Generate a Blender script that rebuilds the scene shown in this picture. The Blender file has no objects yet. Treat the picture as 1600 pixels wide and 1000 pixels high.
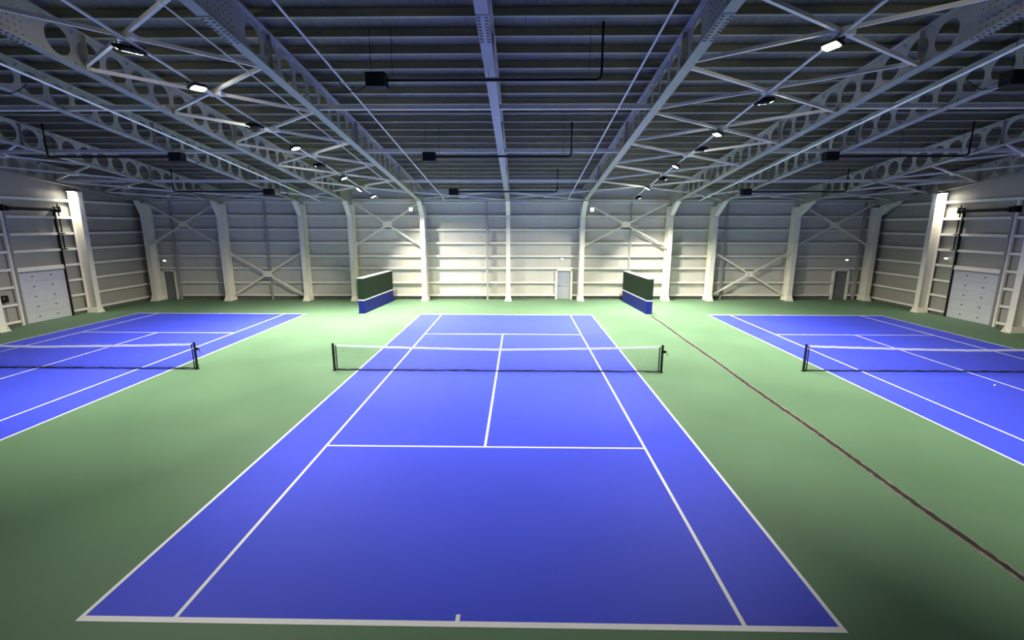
import bpy, bmesh, math, random
from mathutils import Vector, Matrix
random.seed(7)
C = bpy.context.scene.collection
SC = bpy.context.scene

# ------------------------------------------------------------------ camera, world, exposure
cam_d = bpy.data.cameras.new('camera'); cam = bpy.data.objects.new('camera', cam_d); C.objects.link(cam)
SC.camera = cam
cam_d.sensor_fit = 'HORIZONTAL'; cam_d.sensor_width = 36.0; cam_d.lens = 36.0*732.2/1600.0
cam_d.clip_start = 0.05; cam_d.clip_end = 300
PITCH, YAW, ROLL = 0.199, -0.0166, 0.0014
def cam_axes():
    cy, sy, cp, sp = math.cos(YAW), math.sin(YAW), math.cos(PITCH), math.sin(PITCH)
    f = Vector((sy*cp, cy*cp, -sp)); r = Vector((cy, -sy, 0)); u = r.cross(f)
    return r*math.cos(ROLL)+u*math.sin(ROLL), -r*math.sin(ROLL)+u*math.cos(ROLL), f
r_, u_, f_ = cam_axes()
M = Matrix((r_, u_, -f_)).transposed().to_4x4(); M.translation = Vector((0.8793, -17.5946, 5.6067))
cam.matrix_world = M
w = bpy.data.worlds.new('world'); SC.world = w; w.use_nodes = True
w.node_tree.nodes['Background'].inputs[0].default_value = (0.6, 0.58, 0.5, 1)
w.node_tree.nodes['Background'].inputs[1].default_value = 0.02
SC.view_settings.view_transform = 'Standard'; SC.view_settings.look = 'None'
SC.view_settings.gamma = 1.0; SC.view_settings.use_curve_mapping = False
SC.view_settings.exposure = 0.46
LAMP_W = 480.0          # watts of one floodlight of the two rows
WALL_LAMP_W = 45.0
LAMP_COL = (1.0, 0.965, 0.88)

# ------------------------------------------------------------------ materials
def mat(name, col, rough=0.5, metal=0.0, noise=None, bump=None, spec=None, coat=None, emit=None):
    m = bpy.data.materials.new(name); m.use_nodes = True
    nt = m.node_tree; b = nt.nodes['Principled BSDF']
    b.inputs['Base Color'].default_value = (*col, 1); b.inputs['Roughness'].default_value = rough
    b.inputs['Metallic'].default_value = metal
    if spec is not None: b.inputs['Specular IOR Level'].default_value = spec
    if emit: b.inputs['Emission Color'].default_value = (*emit[0], 1); b.inputs['Emission Strength'].default_value = emit[1]
    tc = nt.nodes.new('ShaderNodeTexCoord')
    if noise:
        sc, amt = noise[:2]
        n = nt.nodes.new('ShaderNodeTexNoise'); n.inputs['Scale'].default_value = sc; n.inputs['Detail'].default_value = 5
        nt.links.new(tc.outputs['Object'], n.inputs['Vector'])
        r = nt.nodes.new('ShaderNodeValToRGB')
        r.color_ramp.elements[0].position = 0.3; r.color_ramp.elements[1].position = 0.7
        r.color_ramp.elements[0].color = (*[c*(1-amt) for c in col], 1)
        r.color_ramp.elements[1].color = (*[min(1, c*(1+amt)) for c in col], 1)
        nt.links.new(n.outputs['Fac'], r.inputs['Fac']); nt.links.new(r.outputs['Color'], b.inputs['Base Color'])
        m2 = nt.nodes.new('ShaderNodeMapRange'); m2.inputs['To Min'].default_value = rough*0.92; m2.inputs['To Max'].default_value = min(1, rough*1.08)
        nt.links.new(n.outputs['Fac'], m2.inputs['Value']); nt.links.new(m2.outputs['Result'], b.inputs['Roughness'])
    if bump:
        sc, st = bump
        n = nt.nodes.new('ShaderNodeTexNoise'); n.inputs['Scale'].default_value = sc; n.inputs['Detail'].default_value = 3
        nt.links.new(tc.outputs['Object'], n.inputs['Vector'])
        bp = nt.nodes.new('ShaderNodeBump'); bp.inputs['Strength'].default_value = st; bp.inputs['Distance'].default_value = 0.01
        nt.links.new(n.outputs['Fac'], bp.inputs['Height']); nt.links.new(bp.outputs['Normal'], b.inputs['Normal'])
    return m
def panel_mat(name, col, axis, width):
    """sandwich wall panel with narrow joints every <width> metres along one axis"""
    m = mat(name, col, 0.55); nt = m.node_tree; b = nt.nodes['Principled BSDF']
    tc = nt.nodes.new('ShaderNodeTexCoord'); s = nt.nodes.new('ShaderNodeSeparateXYZ')
    nt.links.new(tc.outputs['Object'], s.inputs[0])
    d = nt.nodes.new('ShaderNodeMath'); d.operation = 'DIVIDE'; d.inputs[1].default_value = width
    nt.links.new(s.outputs[axis], d.inputs[0])
    f = nt.nodes.new('ShaderNodeMath'); f.operation = 'FRACT'; nt.links.new(d.outputs[0], f.inputs[0])
    g = nt.nodes.new('ShaderNodeMath'); g.operation = 'LESS_THAN'; g.inputs[1].default_value = 0.02/width
    nt.links.new(f.outputs[0], g.inputs[0])
    n = nt.nodes.new('ShaderNodeTexNoise'); n.inputs['Scale'].default_value = 0.8; n.inputs['Detail'].default_value = 4
    nt.links.new(tc.outputs['Object'], n.inputs['Vector'])
    r = nt.nodes.new('ShaderNodeValToRGB'); r.color_ramp.elements[0].color = (*[c*0.93 for c in col], 1); r.color_ramp.elements[1].color = (*col, 1)
    nt.links.new(n.outputs['Fac'], r.inputs['Fac'])
    mx = nt.nodes.new('ShaderNodeMix'); mx.data_type = 'RGBA'
    nt.links.new(g.outputs[0], mx.inputs['Factor']); nt.links.new(r.outputs['Color'], mx.inputs['A'])
    mx.inputs['B'].default_value = (*[c*0.7 for c in col], 1)
    nt.links.new(mx.outputs['Result'], b.inputs['Base Color'])
    return m
GREEN = mat('green_acrylic', (0.108, 0.198, 0.105), 0.6, noise=(0.35, 0.06), bump=(60, 0.08), spec=0.35)
BLUE = mat('blue_acrylic', (0.050, 0.072, 0.66), 0.6, noise=(0.3, 0.05), bump=(60, 0.08), spec=0.35)
LINE = mat('white_line_paint', (0.86, 0.86, 0.84), 0.5)
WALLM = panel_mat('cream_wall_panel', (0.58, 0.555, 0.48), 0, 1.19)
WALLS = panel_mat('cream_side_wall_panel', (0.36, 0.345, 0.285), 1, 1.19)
STEEL = mat('white_painted_steel', (0.78, 0.74, 0.61), 0.45, noise=(1.5, 0.04))
GIRT = mat('cream_painted_girt', (0.76, 0.74, 0.64), 0.45)
ROOFB = mat('grey_painted_rafter', (0.36, 0.352, 0.275), 0.5, noise=(1.2, 0.04))
PURL = mat('galvanised_purlin', (0.37, 0.345, 0.225), 0.5, noise=(2.0, 0.08))
DECK = mat('grey_roof_sheet', (0.22, 0.205, 0.14), 0.6, noise=(0.8, 0.1))
BLACK = mat('black_metal', (0.010, 0.010, 0.011), 0.65, spec=0.2)
DARK = mat('dark_grey_steel', (0.16, 0.16, 0.16), 0.5)
GREYD = mat('grey_door_paint', (0.30, 0.30, 0.30), 0.45)
SECT = mat('pale_grey_door_panel', (0.55, 0.55, 0.55), 0.5, noise=(1.5, 0.03))
PLINTH = mat('brown_grey_plinth', (0.13, 0.115, 0.10), 0.8, noise=(3, 0.25))
PGREEN = mat('dark_green_board', (0.006, 0.021, 0.009), 0.7, spec=0.25)
PBLUE = mat('blue_board', (0.008, 0.013, 0.18), 0.65, spec=0.25)
NETM = mat('black_net_cord', (0.01, 0.012, 0.02), 0.8)
BAND = mat('white_net_band', (0.82, 0.83, 0.80), 0.8)
JOINT = mat('dark_joint_filler', (0.028, 0.02, 0.016), 0.9, noise=(6, 0.5))
EDGE = mat('worn_joint_edge', (0.20, 0.19, 0.15), 0.8, noise=(8, 0.4))
BALL = mat('pale_yellow_felt', (0.72, 0.78, 0.40), 0.9)
RAILM = mat('bright_white_rail', (0.95, 0.95, 0.95), 0.2)
PLASTIC = mat('white_plastic', (0.8, 0.8, 0.78), 0.4)
GLOW = mat('lit_floodlight_lens', (0.9, 0.9, 0.9), 0.4, emit=((1.0, 0.98, 0.94), 50.0))
GLOWS = mat('lit_small_lamp', (0.9, 0.9, 0.9), 0.4, emit=((1.0, 0.98, 0.94), 4.0))
SIGN = mat('lit_white_sign', (0.9, 0.9, 0.9), 0.4, emit=((1.0, 0.98, 0.94), 1.3))
GLASS = mat('grey_door_glass', (0.32, 0.34, 0.38), 0.15)

# ------------------------------------------------------------------ helpers
class MB:
    def __init__(s): s.v = []; s.f = []
    def poly8(s, P):
        n = len(s.v); s.v += [tuple(p) for p in P]
        for q in ((0,3,2,1),(4,5,6,7),(0,1,5,4),(1,2,6,5),(2,3,7,6),(3,0,4,7)): s.f.append(tuple(n+i for i in q))
        return s
    def box(s, x0, x1, y0, y1, z0, z1):
        return s.poly8([(x0,y0,z0),(x1,y0,z0),(x1,y1,z0),(x0,y1,z0),(x0,y0,z1),(x1,y0,z1),(x1,y1,z1),(x0,y1,z1)])
    def bar(s, p, q, wd, ht, up=(0,0,1)):
        p, q = Vector(p), Vector(q); d = (q-p).normalized(); u = Vector(up)
        side = d.cross(u)
        if side.length < 1e-4: side = d.cross(Vector((0,1,0)))
        side.normalize(); u = side.cross(d).normalized()
        a, b = side*wd/2, u*ht/2
        return s.poly8([p-a-b, p+a-b, q+a-b, q-a-b, p-a+b, p+a+b, q+a+b, q-a+b])
    def tube(s, pts, r, n=10, cap=True):
        pts = [Vector(p) for p in pts]; base = len(s.v)
        for i, p in enumerate(pts):
            d = ((pts[min(i+1, len(pts)-1)]-p).normalized()+(p-pts[max(i-1, 0)]).normalized()).normalized()
            a = d.cross(Vector((0,0,1)))
            if a.length < 1e-3: a = Vector((1,0,0))
            a.normalize(); b = d.cross(a).normalized()
            rr = r[i] if isinstance(r, (list, tuple)) else r
            for k in range(n):
                t = 2*math.pi*k/n; s.v.append(tuple(p+a*rr*math.cos(t)+b*rr*math.sin(t)))
        for i in range(len(pts)-1):
            for k in range(n):
                s.f.append((base+i*n+k, base+i*n+(k+1)%n, base+(i+1)*n+(k+1)%n, base+(i+1)*n+k))
        if cap:
            s.f.append(tuple(base+k for k in range(n))[::-1]); s.f.append(tuple(base+(len(pts)-1)*n+k for k in range(n)))
        return s
    def prism(s, poly, off):
        """polygon (list of 3D points) extruded by a vector"""
        n = len(s.v); m = len(poly); off = Vector(off)
        s.v += [tuple(Vector(p)) for p in poly]+[tuple(Vector(p)+off) for p in poly]
        s.f.append(tuple(range(n, n+m))[::-1]); s.f.append(tuple(range(n+m, n+2*m)))
        for k in range(m): s.f.append((n+k, n+(k+1) % m, n+m+(k+1) % m, n+m+k))
        return s
    def build(s, name, material, parent=None, smooth=False, bevel=0):
        me = bpy.data.meshes.new(name); me.from_pydata(s.v, [], s.f); me.update()
        bm = bmesh.new(); bm.from_mesh(me); bmesh.ops.recalc_face_normals(bm, faces=bm.faces); bm.to_mesh(me); bm.free()
        me.materials.append(material)
        if smooth:
            for p in me.polygons: p.use_smooth = True
        o = bpy.data.objects.new(name, me); C.objects.link(o)
        if parent:
            o.parent = parent
            o.matrix_parent_inverse = Matrix.Translation(parent.location).inverted() if parent.get('_w') else Matrix()
        if bevel:
            b = o.modifiers.new('bevel', 'BEVEL'); b.width = bevel; b.segments = 2; b.limit_method = 'ANGLE'
        return o
def tag(o, label, cat, group=None, kind=None):
    o['label'] = label; o['category'] = cat
    if group: o['group'] = group
    if kind: o['kind'] = kind
    return o
def thing(name, loc, label, cat, group=None, world=True, rz=0):
    """Empty at the thing's base; with world=True the parts are written in world coordinates"""
    o = bpy.data.objects.new(name, None); C.objects.link(o); o.location = loc; o.rotation_euler = (0, 0, rz)
    o.empty_display_size = 0.2
    if world: o['_w'] = 1
    return tag(o, label, cat, group)
def struct(o): o['kind'] = 'structure'; return o

# ------------------------------------------------------------------ building geometry
XL, XR = -27.5, 28.0            # inner faces of the side walls
YB, RIDGE = -24.0, -9.0
def WY(x, off=0): return 18.5+0.025*x-off       # far wall, turned slightly against the courts
def zb(y):                                       # underside of the rafters
    return 7.35+0.13*(16.4-y) if y >= RIDGE else 7.35+0.13*(16.4-RIDGE)-0.13*(RIDGE-y)
RD = 1.0                                          # rafter depth
struct(MB().box(XL-0.3, XR+0.3, YB-0.3, 19.6, -0.2, 0).build('floor', GREEN))
def wall_far_mesh():
    b = MB()
    b.prism([(XL-0.3, WY(XL-0.3), 0), (XR+0.3, WY(XR+0.3), 0), (XR+0.3, WY(XR+0.3), 8.5), (XL-0.3, WY(XL-0.3), 8.5)], (0, 0.12, 0))
    return b
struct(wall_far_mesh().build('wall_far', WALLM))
def gable(x, dx):
    z = lambda y: zb(y)+RD+0.24
    return MB().prism([(x, YB, 0), (x, 19.4, 0), (x, 19.4, z(19.4)), (x, RIDGE, z(RIDGE)), (x, YB, z(YB))], (dx, 0, 0))
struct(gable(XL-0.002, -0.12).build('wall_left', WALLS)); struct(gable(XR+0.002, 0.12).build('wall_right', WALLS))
struct(MB().box(XL-0.12, XR+0.12, YB-0.12, YB, 0, zb(YB)+RD+0.3).build('wall_back', WALLM))
def deck():
    # trapezoid roof sheet, ribs running up the slope
    b = MB(); xs = []; x = XL-0.2
    while x < XR+0.2:
        xs += [(x, 0), (x+0.30, 0), (x+0.31, 0.012), (x+0.32, 0.012)]; x += 0.33
    for (ya, yb_) in ((19.5, RIDGE), (RIDGE, YB-0.1)):
        n = len(b.v)
        for x, dz in xs:
            b.v.append((x, ya, zb(ya)+RD+0.25+dz)); b.v.append((x, yb_, zb(yb_)+RD+0.25+dz))
        for i in range(len(xs)-1): b.f.append((n+2*i, n+2*i+1, n+2*i+3, n+2*i+2))
    return b
struct(deck().build('ceiling', DECK))
def slopebox(b, x0, x1, ya, yb_, dz0, dz1):
    b.poly8([(x0,ya,zb(ya)+dz0),(x1,ya,zb(ya)+dz0),(x1,yb_,zb(yb_)+dz0),(x0,yb_,zb(yb_)+dz0),
             (x0,ya,zb(ya)+dz1),(x1,ya,zb(ya)+dz1),(x1,yb_,zb(yb_)+dz1),(x0,yb_,zb(yb_)+dz1)])

# purlins
PUR = [17.55-0.975*i for i in range(28)]
for y in PUR:
    z = zb(y)+RD+0.002; b = MB()
    b.box(XL+0.03, XR-0.03, y-0.003, y+0.003, z, z+0.24)
    b.box(XL+0.03, XR-0.03, y-0.085, y-0.003, z, z+0.006)
    b.box(XL+0.03, XR-0.03, y-0.088, y-0.083, z, z+0.03)
    b.box(XL+0.03, XR-0.03, y+0.003, y+0.07, z+0.225, z+0.231)
    tag(b.build('roof_purlin', PURL), 'thin grey steel purlin running sideways under the roof sheeting on top of the rafters', 'purlin', 'roof purlins')

# rafters with round openings in the web
def pierced_web(x, y0, y1, pitch, t=0.007):
    b = MB(); n = int(abs(y1-y0)/pitch); N = 20
    for i in range(n):
        ya, yb_ = y0+(y1-y0)*i/n, y0+(y1-y0)*(i+1)/n; yc = (ya+yb_)/2; hw = (yb_-ya)/2
        hh = RD/2; ra, rb = 0.39*abs(yb_-ya), 0.37
        base = len(b.v)
        for side in (-t, t):
            for k in range(N):
                a = 2*math.pi*k/N; c, s_ = math.cos(a), math.sin(a)
                m = max(abs(c), abs(s_)); y = yc+hw*c/m; z = hh+(hh-0.012)*s_/m
                b.v.append((x+side, y, zb(y)+z))
            for k in range(N):
                a = 2*math.pi*k/N; y = yc+(ra if hw > 0 else -ra)*math.cos(a); z = hh+rb*math.sin(a)
                b.v.append((x+side, y, zb(y)+z))
        for k in range(N):
            k2 = (k+1) % N
            b.f.append((base+k, base+k2, base+N+k2, base+N+k)); o2 = base+2*N
            b.f.append((o2+k, o2+k2, o2+N+k2, o2+N+k)); b.f.append((base+N+k, base+N+k2, o2+N+k2, o2+N+k))
    return b
def rafter(x, label, wall_y, fw=0.30):
    r = thing('steel_rafter', (x, 16.0, zb(16.0)), label, 'roof beam', 'rafters with pierced webs')
    wb = pierced_web(x, 15.6, -4.4, 0.9)
    wb.poly8([(x-.007, 15.6, zb(15.6)+.01), (x+.007, 15.6, zb(15.6)+.01), (x+.007, wall_y-.25, zb(wall_y-.25)+.01), (x-.007, wall_y-.25, zb(wall_y-.25)+.01),
              (x-.007, 15.6, zb(15.6)+RD-.01), (x+.007, 15.6, zb(15.6)+RD-.01), (x+.007, wall_y-.25, zb(wall_y-.25)+RD-.01), (x-.007, wall_y-.25, zb(wall_y-.25)+RD-.01)])
    slopebox(wb, x-.007, x+.007, -4.4, -6.2, .01, RD-.01)
    w2 = pierced_web(x, -6.2, -9.0, 0.9); n = len(wb.v); wb.v += w2.v; wb.f += [tuple(i+n for i in f) for f in w2.f]
    slopebox(wb, x-.007, x+.007, -9.0, -23.9, .01, RD-.01)
    wb.build('web', ROOFB, r)
    for nm, za, zc in (('bottom_flange', -0.012, 0.012), ('top_flange', RD-0.02, RD)):
        b = MB(); ys = 16.42 if nm == 'bottom_flange' else wall_y-0.15
        slopebox(b, x-fw/2, x+fw/2, ys, RIDGE, za, zc); slopebox(b, x-fw/2, x+fw/2, RIDGE, -23.9, za, zc)
        b.build(nm, ROOFB, r)
    for y in (15.5, 11.0, 3.8, -3.2):
        b = MB(); b.box(x-fw/2+.02, x+fw/2-.02, y-.006, y+.006, zb(y)+.013, zb(y)+RD-.03); b.build('stiffener', ROOFB, r)
    # bolted splice near the camera
    b = MB(); slopebox(b, x-fw/2+.005, x+fw/2-.005, -4.75, -5.95, -0.026, -0.0125)
    nplate = len(b.f)
    for k in range(9):
        y = -4.83-k*0.13
        for dx in (-.11, -.065, .065, .11): b.tube([(x+dx, y, zb(y)-.026), (x+dx, y, zb(y)-.05)], .017, 6)
    sp = b.build('splice_plate', ROOFB, r); sp.data.materials.append(DARK)
    for p in sp.data.polygons: p.material_index = 1 if p.index >= nplate else 0
    b = MB(); slopebox(b, x-.018, x+.018, -4.8, -5.8, .06, RD-.1); nplate = len(b.f)
    for k in range(6):
        y = -4.9-k*0.16
        for dz in (.15, .3, .45, .6, .75):
            b.tube([(x-.032, y, zb(y)+dz), (x+.032, y, zb(y)+dz)], .018, 6)
    sp = b.build('web_splice_plate', ROOFB, r); sp.data.materials.append(DARK)
    for p in sp.data.polygons: p.material_index = 1 if p.index >= nplate else 0
    return r
RX = [-26.85, -21.1, -15.2, -11.6, -6.3, 0.0, 5.5, 12.0, 15.3, 21.4, 27.35]
RL = ['against the left side wall', 'over the outer side of the left court',
      'over the near edge of the left court', 'bounding the outer side of the left floodlight row',
      'bounding the inner side of the left floodlight row', 'down the middle over the centre court',
      'bounding the inner side of the right floodlight row', 'bounding the outer side of the right floodlight row',
      'over the near edge of the right court', 'over the outer side of the right court', 'against the right side wall']
for x, l in zip(RX, RL): rafter(x, 'grey pierced roof beam '+l, WY(x))

# columns of the far wall
CL = ['in the left far corner', 'between the two left cross braces of the far wall', 'just right of the lower left cross brace',
      'behind the left practice wall', 'right of the upper cross brace beside the left practice wall',
      'slender in the middle of the far wall', 'right of the grey centre door', 'behind the right practice wall',
      'left of the lower right cross brace', 'right of the lower right cross brace', 'in the right far corner']
def col_far(x, label, fw=0.34):
    yf, yk = WY(x, .98), WY(x, .22)
    c = thing('steel_column', (x, (yf+yk)/2, 0), 'cream column '+label, 'column', 'far wall columns')
    ZT = zb(WY(x))-.03
    MB().box(x-fw/2, x+fw/2, yf, yf+.022, .05, 6.32).build('front_flange', STEEL, c)
    b = MB(); b.box(x-.012, x+.012, yf+.022, yk-.02, .05, ZT)
    b.prism([(x-.012, yf+.03, 6.3), (x-.012, 16.44, 7.30), (x-.012, yf+.03, zb(yf)-.03)], (.024, 0, 0)); b.build('web', STEEL, c)
    MB().box(x-fw/2, x+fw/2, yk-.02, yk, .05, ZT).build('back_flange', STEEL, c)
    b = MB(); b.bar((x, yf+.012, 6.31), (x, 16.43, 7.305), fw, .022, up=(0, 1, 1)); b.build('haunch', STEEL, c)
    b = MB(); b.box(x-.26, x+.26, yf-.14, yk+.02, 0, .05)
    for sx in (-1, 1):
        xx = x+sx*(fw/2)
        b.poly8([(x-sx*0, yf-.10, .05), (x+sx*.25, yf-.10, .05), (x+sx*.25, yf-.085, .05), (x, yf-.085, .05),
                 (x-sx*0, yf-.01, .38), (x+sx*(fw/2+.01), yf-.01, .38), (x+sx*(fw/2+.01), yf, .38), (x, yf, .38)])
        b.poly8([(xx, yf-.06, .05), (xx+sx*.09, yf-.06, .05), (xx+sx*.09, yk, .05), (xx, yk, .05),
                 (xx, yf, .38), (xx+sx*.01, yf, .38), (xx+sx*.01, yk, .38), (xx, yk, .38)])
    b.build('base_plate', STEEL, c)
    return c
for x, l in zip([-26.6]+RX[1:], CL): col_far(x, l, .30 if x == 0 else .34)

# doors of the far wall  (structure)
def far_door(n, x0, x1, ztop, m, frame_m, glazed=False):
    d = bpy.data.objects.new('door_%d' % n, None); C.objects.link(d); d.location = ((x0+x1)/2, WY((x0+x1)/2), 0); d['_w'] = 1; d['kind'] = 'structure'
    def q(a, b, o0, o1, z0, z1):
        return MB().poly8([(a, WY(a, o1), z0), (b, WY(b, o1), z0), (b, WY(b, o0), z0), (a, WY(a, o0), z0),
                           (a, WY(a, o1), z1), (b, WY(b, o1), z1), (b, WY(b, o0), z1), (a, WY(a, o0), z1)])
    q(x0, x1, .0, .07, .02, ztop).build('door_leaf', m, d)
    for a, b in ((x0-.14, x0), (x1, x1+.14)): q(a, b, .0, .2, 0, ztop+.0).build('door_post', frame_m, d)
    q(x0, x1, .0, .2, ztop, ztop+.12).build('door_header', frame_m, d)
    if glazed:
        q(x0+.16, x1-.16, .07, .085, 1.25, ztop-.2).build('door_pane', GLASS, d)
        q(x0+.05, x1-.05, .07, .08, .98, 1.06).build('door_rail', GREYD, d)
    h = MB(); xx = x0+.12; h.tube([(xx, WY(xx, .08), 1.05), (xx, WY(xx, .13), 1.05), (xx+.13, WY(xx, .13), 1.05)], .012, 8); h.build('door_handle', BLACK, d)
    return d
DOORS = [(-26.35, -25.55, 2.2, 'L'), (3.75, 4.85, 2.2, 'C'), (25.15, 26.15, 2.2, 'R')]
far_door(1, -26.3, -25.5, 2.15, DARK, STEEL)
far_door(2, 3.75, 4.78, 2.2, mat('light_grey_door', (.36, .37, .39), .4), STEEL, True)
far_door(3, 25.2, 26.2, 2.2, DARK, STEEL)

# girts of the far wall
def far_girt(a, b_, z):
    b = MB(); h = .055
    def q(o0, o1, z0, z1):
        b.poly8([(a, WY(a, o1), z0), (b_, WY(b_, o1), z0), (b_, WY(b_, o0), z0), (a, WY(a, o0), z0),
                 (a, WY(a, o1), z1), (b_, WY(b_, o1), z1), (b_, WY(b_, o0), z1), (a, WY(a, o0), z1)])
    q(.001, .20, z-h, z-h+.006); q(.19, .20, z-h, z+h+.04); q(.001, .012, z-h, z+h)
    return b.build('wall_girt', GIRT)
GZ = [.31, 1.29, 2.32, 3.30, 4.28, 5.26, 6.26, 7.25]
GN = ['lowest above the plinth', 'second up from the floor', 'level with the door heads', 'fourth up from the floor',
      'fifth up from the floor', 'third down from the eaves', 'second down from the eaves', 'topmost under the eaves']
for z, nm in zip(GZ, GN):
    segs = [(XL+.24, XR-.24, '')] if z > 2.2 else [(XL+.24, -26.46, ' in the left corner'), (-25.34, 3.59, ', between left and centre doors'), (4.94, 25.04, ', between centre and right doors'), (26.36, XR-.24, ' in the right corner')]
    if z > 2.2 and z < 2.4: z = 2.385
    for a, b_, e in segs:
        tag(far_girt(a, b_, z), 'cream rail on the far wall, '+nm+e, 'wall rail', 'far wall rails')
def far_strip(name, m, a, b_, o, z0, z1, o0=.0):
    return MB().poly8([(a, WY(a, o), z0), (b_, WY(b_, o), z0), (b_, WY(b_, o0), z0), (a, WY(a, o0), z0),
                (a, WY(a, o), z1), (b_, WY(b_, o), z1), (b_, WY(b_, o0), z1), (a, WY(a, o0), z1)]).build(name, m)
struct(far_strip('baseboard_far', PLINTH, XL+.01, -26.5, .06, 0, .2, .002)); struct(far_strip('baseboard_far', PLINTH, -25.3, 3.55, .06, 0, .2, .002))
struct(far_strip('baseboard_far', PLINTH, 5.0, 25.0, .06, 0, .2, .002)); struct(far_strip('baseboard_far', PLINTH, 26.4, XR-.01, .06, 0, .2, .002))
bayname = ['left wall bay', 'bay over the left court', 'bay just outside the left lamp row', 'left lamp row bay', 'left half of the centre bay',
           'right half of the centre bay', 'right lamp row bay', 'bay just outside the right lamp row', 'bay over the right court', 'right wall bay']
# eaves beam
for i in range(len(RX)-1):
    a, b_ = RX[i]+.02, RX[i+1]-.02
    b = MB(); b.bar((a, WY(a, .30), 7.44), (b_, WY(b_, .30), 7.44), .12, .1)
    tag(b.build('eaves_beam', STEEL), 'slim eaves beam on the far wall in the '+bayname[i], 'beam', 'eaves beams')
# thin dark wall posts
for x, l in ((-18.1, 'behind the lower left cross brace'), (-1.6, 'left of the slender middle column'), (9.2, 'behind the right practice wall'), (16.4, 'behind the lower right cross brace'),
             (-25.05, 'beside the left far door'), (26.75, 'beside the right far door')):
    b = MB(); yy = WY(x, .27)
    b.box(x-.06, x+.06, yy-.06, yy-.05, 0, 7.38); b.box(x-.06, x+.06, yy+.05, yy+.06, 0, 7.38); b.box(x-.006, x+.006, yy-.05, yy+.05, 0, 7.38)
    tag(b.build('wall_post', mat('grey_post', (.34, .33, .31), .5)), 'thin grey upright post on the far wall '+l, 'post', 'thin far wall posts')

# cross braces of the far wall
def cross(x0, x1, z0, z1, label):
    xm, zm = (x0+x1)/2, (z0+z1)/2
    c = thing('wall_cross_brace', (xm, WY(xm, .62), zm), label, 'cross brace', 'wall cross braces')
    P = lambda x, z: (x, WY(x, .62), z)
    g = .30
    for (a, b_) in (((x0, z0), (xm, zm)), ((xm, zm), (x1, z1)), ((x0, z1), (xm, zm)), ((xm, zm), (x1, z0))):
        d = Vector((b_[0]-a[0], 0, b_[1]-a[1])).normalized()
        pa, pb = Vector(P(*a)), Vector(P(*b_))
        if a == (xm, zm): pa = pa+d*.18
        else: pb = pb-d*.18
        MB().bar(pa, pb, .1, .1, up=(0, 1, 0)).build('diagonal', STEEL, c)
    b = MB(); y = WY(xm, .62)
    pts = []
    for k in range(8):
        a = math.pi/8+k*math.pi/4; pts.append((xm+g*1.25*math.cos(a), y-.015, zm+g*.8*math.sin(a)))
    b.prism(pts, (0, .03, 0)); b.build('gusset_plate', STEEL, c)
cross(RX[0]+.2, RX[1]-.2, 4.1, 7.25, 'cream steel cross brace high on the far wall above the left door')
cross(RX[1]+.2, RX[2]-.2, .35, 3.65, 'cream steel cross brace low on the far wall at the left')
cross(RX[3]+.2, RX[4]-.2, 4.1, 7.25, 'cream steel cross brace high above the left practice wall')
cross(RX[6]+.2, RX[7]-.2, 4.1, 7.25, 'cream steel cross brace high above the right practice wall')
cross(RX[8]+.2, RX[9]-.2, .35, 3.65, 'cream steel cross brace low on the far wall at the right')
cross(RX[9]+.2, RX[10]-.2, 4.1, 7.25, 'cream steel cross brace high on the far wall above the right door')

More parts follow.
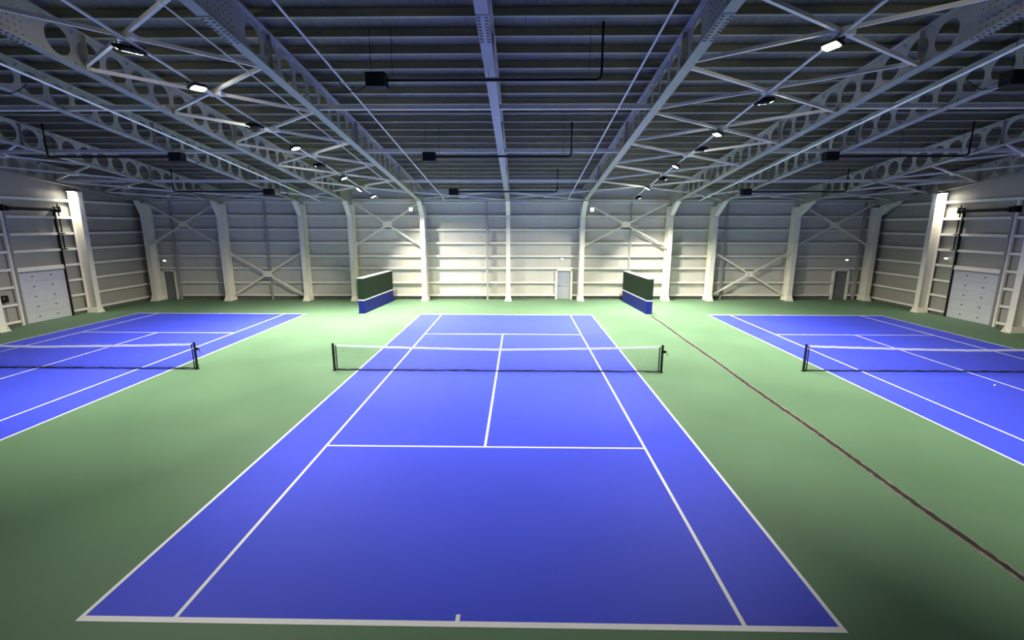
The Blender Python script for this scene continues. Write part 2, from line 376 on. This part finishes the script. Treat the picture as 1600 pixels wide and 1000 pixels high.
# ------------------------------------------------------------------ side walls
def side(sgn, X, name, doorY, cols):
    word = 'left' if sgn < 0 else 'right'
    ye = WY(X)-.27
    inn = lambda d: X-sgn*d
    def bx(b, d0, d1, y0, y1, z0, z1):
        a, c_ = sorted((inn(d0), inn(d1))); b.box(a, c_, y0, y1, z0, z1); return b
    dy0, dy1 = doorY
    for z, nm in zip([.24, 1.2, 2.17, 3.13, 4.1, 5.06, 6.03, 7.05], GN[:2]+['third up from the floor', 'level with the head of the roller door']+GN[4:]):
        if z < 3.0: segs = [(dy1+.14, ye, ', beyond the roller door'), (-12.0, dy0-.14, ', nearer than roller door')]
        else: segs = [(-12.0, ye, '')]
        for a, b_, e in segs:
            b = MB(); bx(b, .001, .2, a, b_, z-.055, z-.049); bx(b, .19, .2, a, b_, z-.055, z+.095); bx(b, .001, .012, a, b_, z-.055, z+.055)
            tag(b.build('side_wall_rail', GIRT), 'cream rail on the '+word+' side wall, '+nm+e, 'wall rail', word+' side wall rails')
    struct(bx(MB(), .002, .06, dy1+.15, ye, 0, .16).build('baseboard_'+word, PLINTH)); struct(bx(MB(), .002, .06, -23.9, dy0-.15, 0, .16).build('baseboard_'+word, PLINTH))
    for y, l in cols:
        c = thing('side_column', (inn(.5), y, 0), 'cream steel column on the '+word+' side wall '+l, 'column', 'side wall columns')
        zt = min(zb(y)-.02, 7.62 if y > 10 else 99)
        bx(MB(), .84, .862, y-.17, y+.17, .05, zt).build('front_flange', STEEL, c)
        bx(MB(), .24, .84, y-.01, y+.01, .05, zt).build('web', STEEL, c)
        bx(MB(), .22, .24, y-.17, y+.17, .05, zt).build('back_flange', STEEL, c)
        b = MB(); bx(b, .22, .98, y-.26, y+.26, 0, .05)
        a0, a1 = sorted((inn(.86), inn(.96)))
        for sy in (-1, 1):
            b.poly8([(inn(.22), y+sy*.17, .05), (inn(.95), y+sy*.17, .05), (inn(.95), y+sy*.25, .05), (inn(.22), y+sy*.25, .05),
                     (inn(.22), y+sy*.17, .36), (inn(.87), y+sy*.17, .36), (inn(.87), y+sy*.18, .36), (inn(.22), y+sy*.18, .36)])
        b.build('base_plate', STEEL, c)
    # sectional roller door
    d = bpy.data.objects.new('door_4' if sgn < 0 else 'door_5', None); C.objects.link(d); d.location = (inn(.1), (dy0+dy1)/2, 0); d['_w'] = 1; d['kind'] = 'structure'
    b = MB()
    for k in range(5): bx(b, .10, .15, dy0+.02, dy1-.02, .02+k*.59, .02+(k+1)*.59-.012)
    bx(b, .09, .13, dy0+.02, dy1-.02, .02, 2.97); b.build('door_panel', SECT, d)
    for k in range(5):
        for t in (.33, .70):
            y = dy0+(dy1-dy0)*t; z = .02+k*.59+.30
            bx(MB(), .15, .18, y-.05, y+.05, z-.035, z+.035).build('hinge_bracket', DARK, d)
    bx(MB(), .1, .24, dy0-.12, dy0+.02, 0, 7.0).build('door_post', STEEL, d)
    bx(MB(), .24, .32, dy0-.0, dy0+.1, 0, 6.5).build('door_track', mat('zinc_track', (.33, .33, .33), .4, .4), d)
    b = bx(MB(), .1, .24, dy1-.01, dy1+.06, 0, 6.6); b.build('door_track', BLACK, d)
    b = bx(MB(), .1, .16, dy1+.32, dy1+.36, 4.1, 6.9)
    for z in (4.15, 5.1, 6.4): bx(b, .1, .3, dy1+.08, dy1+.36, z-.03, z+.03)
    b.build('track_bracket', BLACK, d)
    bx(MB(), .001, .22, dy0, dy1, 2.98, 3.12).build('door_header', STEEL, d)
    bx(MB(), .15, .24, dy0, dy1, 2.92, 2.98).build('door_seal', DARK, d)
    b = MB(); b.tube([(inn(.35), dy0-.1, 6.5), (inn(.35), dy1+.25, 6.5)], .09, 10)
    for y in (dy0+.15, dy1-.1): b.tube([(inn(.35), y-.07, 6.5), (inn(.35), y+.07, 6.5)], .15, 14)
    for y in (dy0+.3, dy1-.25): b.tube([(inn(.35), y-.15, 6.5), (inn(.35), y+.15, 6.5)], .095, 12)
    bx(b, .05, .45, dy1+.12, dy1+.2, 6.35, 6.7); bx(b, .05, .45, dy0-.12, dy0-.06, 6.35, 6.7)
    b.build('door_spring_shaft', BLACK, d)
side(-1, XL, 'left', (8.05, 11.0), [(12.2, 'beyond the roller door, lamp at its head'), (6.35, 'on the near side of the roller door')])
side(1, XR, 'right', (8.95, 12.0), [(13.5, 'beyond the roller door, lamp at its head'), (7.45, 'on the near side of the roller door')])
c = thing('door_control_box', (XL+.2, 7.35, 1.0), 'small black door control box on the left side wall near the roller door', 'control box')
MB().box(XL+.02, XL+.2, 7.15, 7.5, 1.42, 1.78).build('casing', BLACK, c); MB().tube([(XL+.12, 7.32, 1.42), (XL+.12, 7.32, .3)], .012, 6).build('cable', BLACK, c)
MB().tube([(XL+.2, 7.25, 1.65), (XL+.225, 7.25, 1.65)], .025, 10).build('button', PLASTIC, c)

# ------------------------------------------------------------------ roof struts, braces, cables
def roofpt(x, y, dz=0): return (x, y, zb(y)+dz)
SY = [(-6.5, 'nearest the camera'), (-.2, 'second from the camera'), (5.0, 'third from the camera'), (11.0, 'nearest the far wall')]
for i in range(10):
    if i in (3, 6): continue
    for y, l in SY:
        b = MB(); b.bar(roofpt(RX[i]+.02, y, .12), roofpt(RX[i+1]-.02, y, .12), .15, .15)
        tag(b.build('roof_strut', STEEL), 'grey roof strut in the %s, %s' % (bayname[i], l), 'strut', 'roof struts')
def roof_cross(i, ya, yb_, label, r=.05, dz=.1):
    xa, xb = RX[i]+.04, RX[i+1]-.04; xm, ym = (xa+xb)/2, (ya+yb_)/2
    c = thing('roof_cross_brace', roofpt(xm, ym, dz), label, 'cross brace', 'roof cross braces')
    for (p, q, z) in (((xa, ya), (xb, yb_), dz), ((xa, yb_), (xb, ya), dz+.09)):
        MB().bar(roofpt(*p, z), roofpt(*q, z), .09, .09).build('diagonal', STEEL, c)
    MB().prism([roofpt(xm-.22, ym-.1, dz+.05), roofpt(xm+.22, ym-.1, dz+.05), roofpt(xm+.22, ym+.1, dz+.05), roofpt(xm-.22, ym+.1, dz+.05)], (0, 0, -.12)).build('centre_plate', STEEL, c)
NODES = [-6.6, -3.2, .2, 3.8, 7.4, 11.0, 14.3]
ORD = ['nearest the camera', 'second from the camera', 'third from the camera', 'fourth from the camera', 'second from the far wall', 'nearest the far wall']
for i, w_ in ((3, 'left'), (6, 'right')):
    for k in range(6): roof_cross(i, NODES[k], NODES[k+1], 'cream roof brace in the %s lamp row, %s' % (w_, ORD[k]))
for i in (0, 9):
    for k in range(2, 6): roof_cross(i, NODES[k], NODES[k+1], 'cream roof brace in the %s, %s' % (bayname[i], ORD[k]))
for i in (0, 1, 2, 4, 5, 7, 8, 9):
    roof_cross(i, 14.5, 17.2, 'roof brace close to the far wall in the '+bayname[i], dz=.16)
def cable(x, y0, y1, dz, r, m, name, label, cat, drop=0):
    b = MB(); p = [roofpt(x, y0, dz), roofpt(x, y1, dz)]
    if drop: p.append((x, y1+.02, zb(y1)+dz-drop))
    b.tube(p, r, 8); tag(b.build(name, m), label, cat, 'ceiling conduits')
cable(-13.4, -8.5, 16.4, -.04, .036, RAILM, 'ceiling_rail', 'bright thin white rail between the two roof beams left of the left lamp row', 'rail')
cable(13.4, -8.5, 16.4, -.04, .036, RAILM, 'ceiling_rail', 'bright thin white rail between the two roof beams right of the right lamp row', 'rail')
cable(-4.4, -8.5, 15.6, -.03, .028, STEEL, 'ceiling_rail', 'thin white rail under the roof left of the middle beam', 'rail', .35)
cable(4.2, -8.5, 15.6, -.03, .028, STEEL, 'ceiling_rail', 'thin white rail under the roof right of the middle beam', 'rail', .35)
cable(-6.85, -8.5, 12.5, -.05, .018, STEEL, 'ceiling_cable', 'thin white conduit running beside the inner beam of the left lamp row', 'conduit')
def lamp_tray(x, word):
    b = MB(); slopebox(b, x-.035, x+.035, 15.6, -8.5, -.02, .02)
    tag(b.build('lamp_rail', STEEL), 'thin steel rail carrying the %s row of floodlights' % word, 'rail', 'lamp rails')
lamp_tray(-8.95, 'left'); lamp_tray(8.63, 'right')

# ------------------------------------------------------------------ floodlights
def floodlight(loc, normal, label, group, watt, long_axis=(0, 1, 0), L=.75, W=.18):
    n = Vector(normal).normalized(); a = Vector(long_axis); a = (a-n*a.dot(n)).normalized(); s = n.cross(a)
    root = bpy.data.objects.new('floodlight', None); C.objects.link(root)
    R = Matrix((s, a, n)).transposed().to_4x4(); R.translation = Vector(loc); root.matrix_world = R
    tag(root, label, 'lamp', group)
    b = MB(); b.box(-W/2-.03, W/2+.03, -L/2-.03, L/2+.03, -.07, .0)
    for k in range(7): b.box(-W/2+.01+k*.033, -W/2+.018+k*.033, -L/2+.04, L/2-.04, -.10, -.07)
    b.build('housing', BLACK, root)
    pts = []
    for cx_, cy_, a0 in ((W/2-.09, L/2-.09, 0), (-W/2+.09, L/2-.09, 90), (-W/2+.09, -L/2+.09, 180), (W/2-.09, -L/2+.09, 270)):
        for q in range(5): t = math.radians(a0+q*22.5); pts.append((cx_+.09*math.cos(t), cy_+.09*math.sin(t), .0005))
    MB().prism(pts, (0, 0, .012)).build('lens', GLOW, root)
    b = MB()
    for sy in (-1, 1):
        b.box(-.02, .02, sy*(L/2+.035)-.005, sy*(L/2+.035)+.005, -.16, -.01)
    b.box(-.02, .02, -L/2-.04, L/2+.04, -.165, -.155); b.build('bracket', BLACK, root)
    ld = bpy.data.lights.new('floodlight_light', 'AREA'); ld.shape = 'RECTANGLE'; ld.size = W; ld.size_y = L
    ld.energy = watt; ld.color = LAMP_COL; ld.spread = math.radians(96)
    lo = bpy.data.objects.new('floodlight_light', ld); C.objects.link(lo); lo.parent = root
    lo.location = (0, 0, .02); lo.rotation_euler = (math.pi, 0, 0)
    return root
O8 = ['nearest the camera', 'second from the camera', 'third from the camera', 'fourth from the camera', 'fourth from the far wall', 'third from the far wall', 'second from the far wall', 'nearest the far wall']
LL = [(-4.75, 1), (-2.5, 0), (.85, 1), (3.6, 0), (6.45, 1), (9.15, 0), (12.1, 1), (14.3, 0)]
LR = [(-4.8, 0), (-1.3, 1), (1.85, 0), (3.9, 1), (6.7, 0), (9.3, 1), (11.75, 0), (14.7, 1)]
for x, lst, word, inward in ((-8.95, LL, 'left', 1), (8.63, LR, 'right', -1)):
    for k, (y, out) in enumerate(lst+[(-8.2, 0 if x < 0 else 1)]):  # last entry: unseen extra lamp, added to brighten the near end of the courts
        sx = -inward if out else inward
        st = 'black floodlight turned to the side court' if out else 'glowing floodlight turned to the centre court'
        tilt = math.radians((20 if y > 10 else 30) if out else 32)
        floodlight((x+sx*.10, y, zb(y)-.16), (sx*math.sin(tilt), (-.2 if out and 10 < y < 13 else .18 if y < 13 else .12), -math.cos(tilt)), '%s in the %s row, %s' % (st, word, (O8+['added out of view'])[k]), word+' row of floodlights', LAMP_W*(1.2 if y > 2 else .5 if y < -7 and x < 0 else .8 if y < -7 else .9))
floodlight((XL+.72, 11.8, 7.62), (-.05, -.05, -1), 'glowing floodlight at the head of the left side wall column', 'side wall floodlights', WALL_LAMP_W, (1, 0, 0), .5, .2)
floodlight((XR-.72, 13.1, 7.60), (.05, -.05, -1), 'glowing floodlight at the head of the right side wall column', 'side wall floodlights', WALL_LAMP_W, (1, 0, 0), .5, .2)

# small wall lamps and signs
def small_lamp(p, label):
    c = thing('emergency_lamp', p, label, 'lamp', 'small emergency lamps')
    x, y, z = p
    MB().box(x-.11, x+.11, y-.04, y+.04, z-.06, z+.06).build('casing', PLASTIC, c); MB().box(x-.09, x+.09, y-.05, y-.041, z-.04, z+.04).build('diffuser', GLOWS, c)
small_lamp((-26.1, WY(-26.1, .09), 2.95), 'small lit white lamp above the left far door'); small_lamp((26.0, WY(26, .09), 3.05), 'small lit white lamp above the right far door')
small_lamp((4.1, WY(4.1, .09), 3.1), 'small white lamp on the far wall above the grey centre door')
small_lamp((XL+.14, 7.2, 3.5), 'small white lamp on the left side wall above the control box'); small_lamp((XR-.14, 12.75, 3.6), 'small white lamp on the right side wall beside the roller door')
for x, l in ((-7.1, 'left'), (6.15, 'right')):
    y = WY(x, .9); c = thing('exit_sign', (x, y, 6.7), 'small square lit white sign on the far wall beside the %s centre court column' % l, 'sign', 'lit wall signs')
    MB().box(x-.14, x+.14, y-.03, y+.03, 6.62, 6.9).build('casing', PLASTIC, c); MB().box(x-.125, x+.125, y-.036, y-.0305, 6.635, 6.885).build('sign_face', SIGN, c)
    sx = 1 if x < 0 else -1
    MB().bar((x, y+.02, 6.76), (x+sx*.70, y+.02, 6.76), .03, .03).build('arm', STEEL, c)

# ------------------------------------------------------------------ radiant tube heaters
def heater(xb, xe, y, label):
    z = zb(y)-.28; s = 1 if xe > xb else -1
    h = thing('tube_heater', ((xb+xe)/2, y, z), label, 'heater', 'radiant tube heaters')
    a, b_ = sorted((xb-s*.28, xb+s*.28))
    MB().box(a, b_, y-.2, y+.2, z-.2, z+.18).build('burner_box', BLACK, h, bevel=.02)
    b = MB(); b.tube([(xb+s*.27, y, z), (xe-s*.15, y, z), (xe-s*.04, y, z+.04), (xe, y, z+.16), (xe, y, zb(y)+RD+.2)], .038, 12); b.build('flue_tube', BLACK, h, smooth=True)
    b = MB(); b.prism([(xb+s*.4, y-.07, z+.03), (xb+s*.4, y-.035, z+.06), (xb+s*.4, y+.035, z+.06), (xb+s*.4, y+.07, z+.03), (xb+s*.4, y+.035, z+.05), (xb+s*.4, y-.035, z+.05)], (xe-s*.6-xb, 0, 0)); b.build('reflector', DARK, h)
    b = MB()
    for xx in (xb-s*.15, xb+s*.45, (xb+xe)/2, xe-s*.35): b.tube([(xx, y, z+.1), (xx, y, zb(y)+RD+.1)], .007, 5)
    b.build('hanging_wires', BLACK, h)
    b = MB(); 
    pts = [Vector((xb-s*.28, y, z-.1)).lerp(Vector((xb-s*1.15, y+.2, z+.0)), t/8)+Vector((0, 0, -.22*math.sin(math.pi*t/8))) for t in range(9)]
    b.tube(pts, .012, 6); b.build('power_cable', BLACK, h)
for xb, xe, w_ in ((-3.2, 3.15, 'over the centre court'), (-14.65, -20.6, 'over the left court'), (14.6, 20.6, 'over the right court')):
    for y, l in ((-3.3, 'nearest the camera'), (4.4, 'middle of its three'), (12.1, 'nearest the far wall')):
        heater(xb, xe, y, 'black tube heater with burner box hanging %s, %s' % (w_, l))

# ------------------------------------------------------------------ courts
def strip(x0, x1, y0, y1, z0, z1): return MB().box(x0, x1, y0, y1, z0, z1)
def court(cx, cy, label):
    t = thing('tennis_court', (cx, cy, 0), label, 'tennis court', 'painted tennis courts')
    S, s, Bl, sv = 5.485, 4.115, 11.885, 6.4; e = .032; z0, z1 = .003, .0045
    strip(cx-S-.0, cx+S+.0, cy-Bl, cy+Bl, .0004, z0).build('playing_surface', BLUE, t)
    for sx in (-1, 1):
        strip(cx+sx*S-e, cx+sx*S+e, cy-Bl-.05, cy+Bl+.05, z0, z1).build('doubles_sideline', LINE, t)
        strip(cx+sx*s-e, cx+sx*s+e, cy-Bl, cy+Bl, z0, z1).build('singles_sideline', LINE, t)
        strip(cx-S, cx+S, cy+sx*Bl-.05, cy+sx*Bl+.05, z0, z1+.0004).build('baseline', LINE, t)
        strip(cx-s, cx+s, cy+sx*sv-e, cy+sx*sv+e, z0, z1+.0004).build('service_line', LINE, t)
        a, b_ = sorted((cy+sx*(Bl-.05), cy+sx*(Bl-.17))); strip(cx-e, cx+e, a, b_, z0, z1).build('centre_mark', LINE, t)
    strip(cx-e, cx+e, cy-sv, cy+sv, z0, z1).build('centre_service_line', LINE, t)
court(0, 0, 'blue tennis court with white lines in the middle of the hall')
court(-18.37, 0, 'blue tennis court with white lines along the left side wall')
court(18.45, .25, 'blue tennis court with white lines along the right side wall')
def net(cx, cy, label):
    t = thing('tennis_net', (cx, cy, 0), label, 'tennis net', 'tennis nets'); H = 6.4
    for sx in (-1, 1):
        p = MB().tube([(cx+sx*H, cy, 0), (cx+sx*H, cy, 1.09), (cx+sx*H, cy, 1.10)], [.045, .045, .03], 14).build('net_post', BLACK, t)
        b = MB(); b.box(cx+sx*H-.07, cx+sx*H+.07, cy-.07, cy+.07, 0, .015)
        b.build('post_collar', BLACK, p)
        p.children[0].matrix_parent_inverse = Matrix()
        p.children[0].location = (0, 0, 0)
        if sx > 0:
            b = MB(); b.box(cx+H+.03, cx+H+.13, cy-.03, cy+.03, .78, .88)
            b.tube([(cx+H+.13, cy, .83), (cx+H+.18, cy, .83), (cx+H+.18, cy-.0, .70), (cx+H+.24, cy, .70)], .014, 8); b.build('winder', BLACK, p)
        b = MB()
        xx = cx+sx*(H-.11)
        b.tube([(xx, cy, .04), (xx, cy, 1.02)], .022, 6)
        for k in range(12): b.tube([(xx, cy, .08+k*.08), (cx+sx*(H-.045), cy, .11+k*.08)], .010, 5)
        b.build('end_lacing', BLACK, t)
    top = lambda x: .914+(1.05-.914)*abs(x)/H*(.6+.4*abs(x)/H)
    xs = [-H+.11+i*(2*H-.22)/64 for i in range(65)]
    wob = [random.uniform(-.006, .006) for _ in xs]
    b = MB()
    for i in range(64):
        a, c_ = xs[i], xs[i+1]; za, zc = top(a)+wob[i], top(c_)+wob[i+1]
        b.poly8([(cx+a, cy-.008, za-.075), (cx+c_, cy-.008, zc-.075), (cx+c_, cy+.008, zc-.075), (cx+a, cy+.008, za-.075),
                 (cx+a, cy-.008, za), (cx+c_, cy-.008, zc), (cx+c_, cy+.008, zc), (cx+a, cy+.008, za)])
    b.build('headband', BAND, t)
    b = MB(); n = int((2*H-.22)/.045); r = .0015
    for i in range(n+1):
        x = -H+.11+(2*H-.22)*i/n; b.box(cx+x-r, cx+x+r, cy-r, cy+r, .04, top(x)-.06)
    for k in range(18):
        q = .045+k*.05
        for i in range(0, 64, 4):
            a, c_ = xs[i], xs[i+4]; za, zc = q*top(a)/.95, q*top(c_)/.95
            b.poly8([(cx+a, cy-r, za-r), (cx+c_, cy-r, zc-r), (cx+c_, cy+r, zc-r), (cx+a, cy+r, za-r), (cx+a, cy-r, za+r), (cx+c_, cy-r, zc+r), (cx+c_, cy+r, zc+r), (cx+a, cy+r, za+r)])
    b.build('net_mesh', NETM, t)
    b = MB(); pts = [(cx+x, cy+random.uniform(-.012, .012), .035+random.uniform(-.007, .012)) for x in xs]
    b.tube([(cx-H+.04, cy, .05)]+pts+[(cx+H-.04, cy, .05)], [.018]+[random.uniform(.02, .034) for _ in pts]+[.018], 6); b.build('bottom_cord', NETM, t)
    return t
net(0, 0, 'black tennis net with white headband across the centre court')
net(-18.3, .05, 'black tennis net with pale headband across the left court')
net(18.45, .28, 'black tennis net with pale headband across the right court')

# practice walls
def practice(near, far, label, h=2.3):
    (nx0, nx1, ny), (fx0, fx1, fy) = near, far
    t = thing('practice_wall', ((nx0+nx1)/2, (ny+fy)/2, 0), label, 'practice wall', 'hitting walls')
    def blk(z0, z1, e=0): return MB().poly8([(nx0-e, ny-e, z0), (nx1+e, ny-e, z0), (fx1+e, fy+e, z0), (fx0-e, fy+e, z0), (nx0-e, ny-e, z1), (nx1+e, ny-e, z1), (fx1+e, fy+e, z1), (fx0-e, fy+e, z1)])
    blk(0, .84).build('lower_board', PBLUE, t); blk(.84, .91, .004).build('net_line', LINE, t)
    blk(.91, h-.03).build('upper_board', PGREEN, t); blk(h-.03, h).build('top_cap', LINE, t)
practice((-9.52, -9.13, 12.08), (-9.05, -8.66, 17.3), 'green and blue hitting wall at the left, angled towards the far wall')
practice((9.02, 9.42, 12.3), (8.62, 9.0, 17.6), 'green and blue hitting wall at the right, angled towards the far wall')

# floor joint
b = MB(); e = MB(); ys = [11.6-i*.11 for i in range(300)]
xj = lambda y: 9.06+.012*(y+11)*.6+.02*math.sin(y*.9)
def ribbon(b, wdt, jit, z):
    n = len(b.v)
    for y in ys:
        b.v.append((xj(y)-wdt/2-random.random()*jit, y, z)); b.v.append((xj(y)+wdt/2+random.random()*jit, y, z))
    for i in range(len(ys)-1): b.f.append((n+2*i, n+2*i+1, n+2*i+3, n+2*i+2))
ribbon(b, .085, .035, .0035); ribbon(e, .14, .06, .002)
t = thing('floor_joint', (9.1, 0, 0), 'dark ragged joint line running along the green floor right of the centre court', 'floor joint')
b.build('joint_filler', JOINT, t); e.build('worn_edge', EDGE, t)
# ball
bm = bmesh.new(); bmesh.ops.create_uvsphere(bm, u_segments=20, v_segments=12, radius=.034)
me = bpy.data.meshes.new('tennis_ball'); bm.to_mesh(me); bm.free(); me.materials.append(BALL)
for p in me.polygons: p.use_smooth = True
o = bpy.data.objects.new('tennis_ball', me); C.objects.link(o); o.location = (17.87, -1.35, .0385)
tag(o, 'pale tennis ball lying on the right blue court in front of its net', 'ball')

for o in list(bpy.data.objects):
    if '_w' in o: del o['_w']
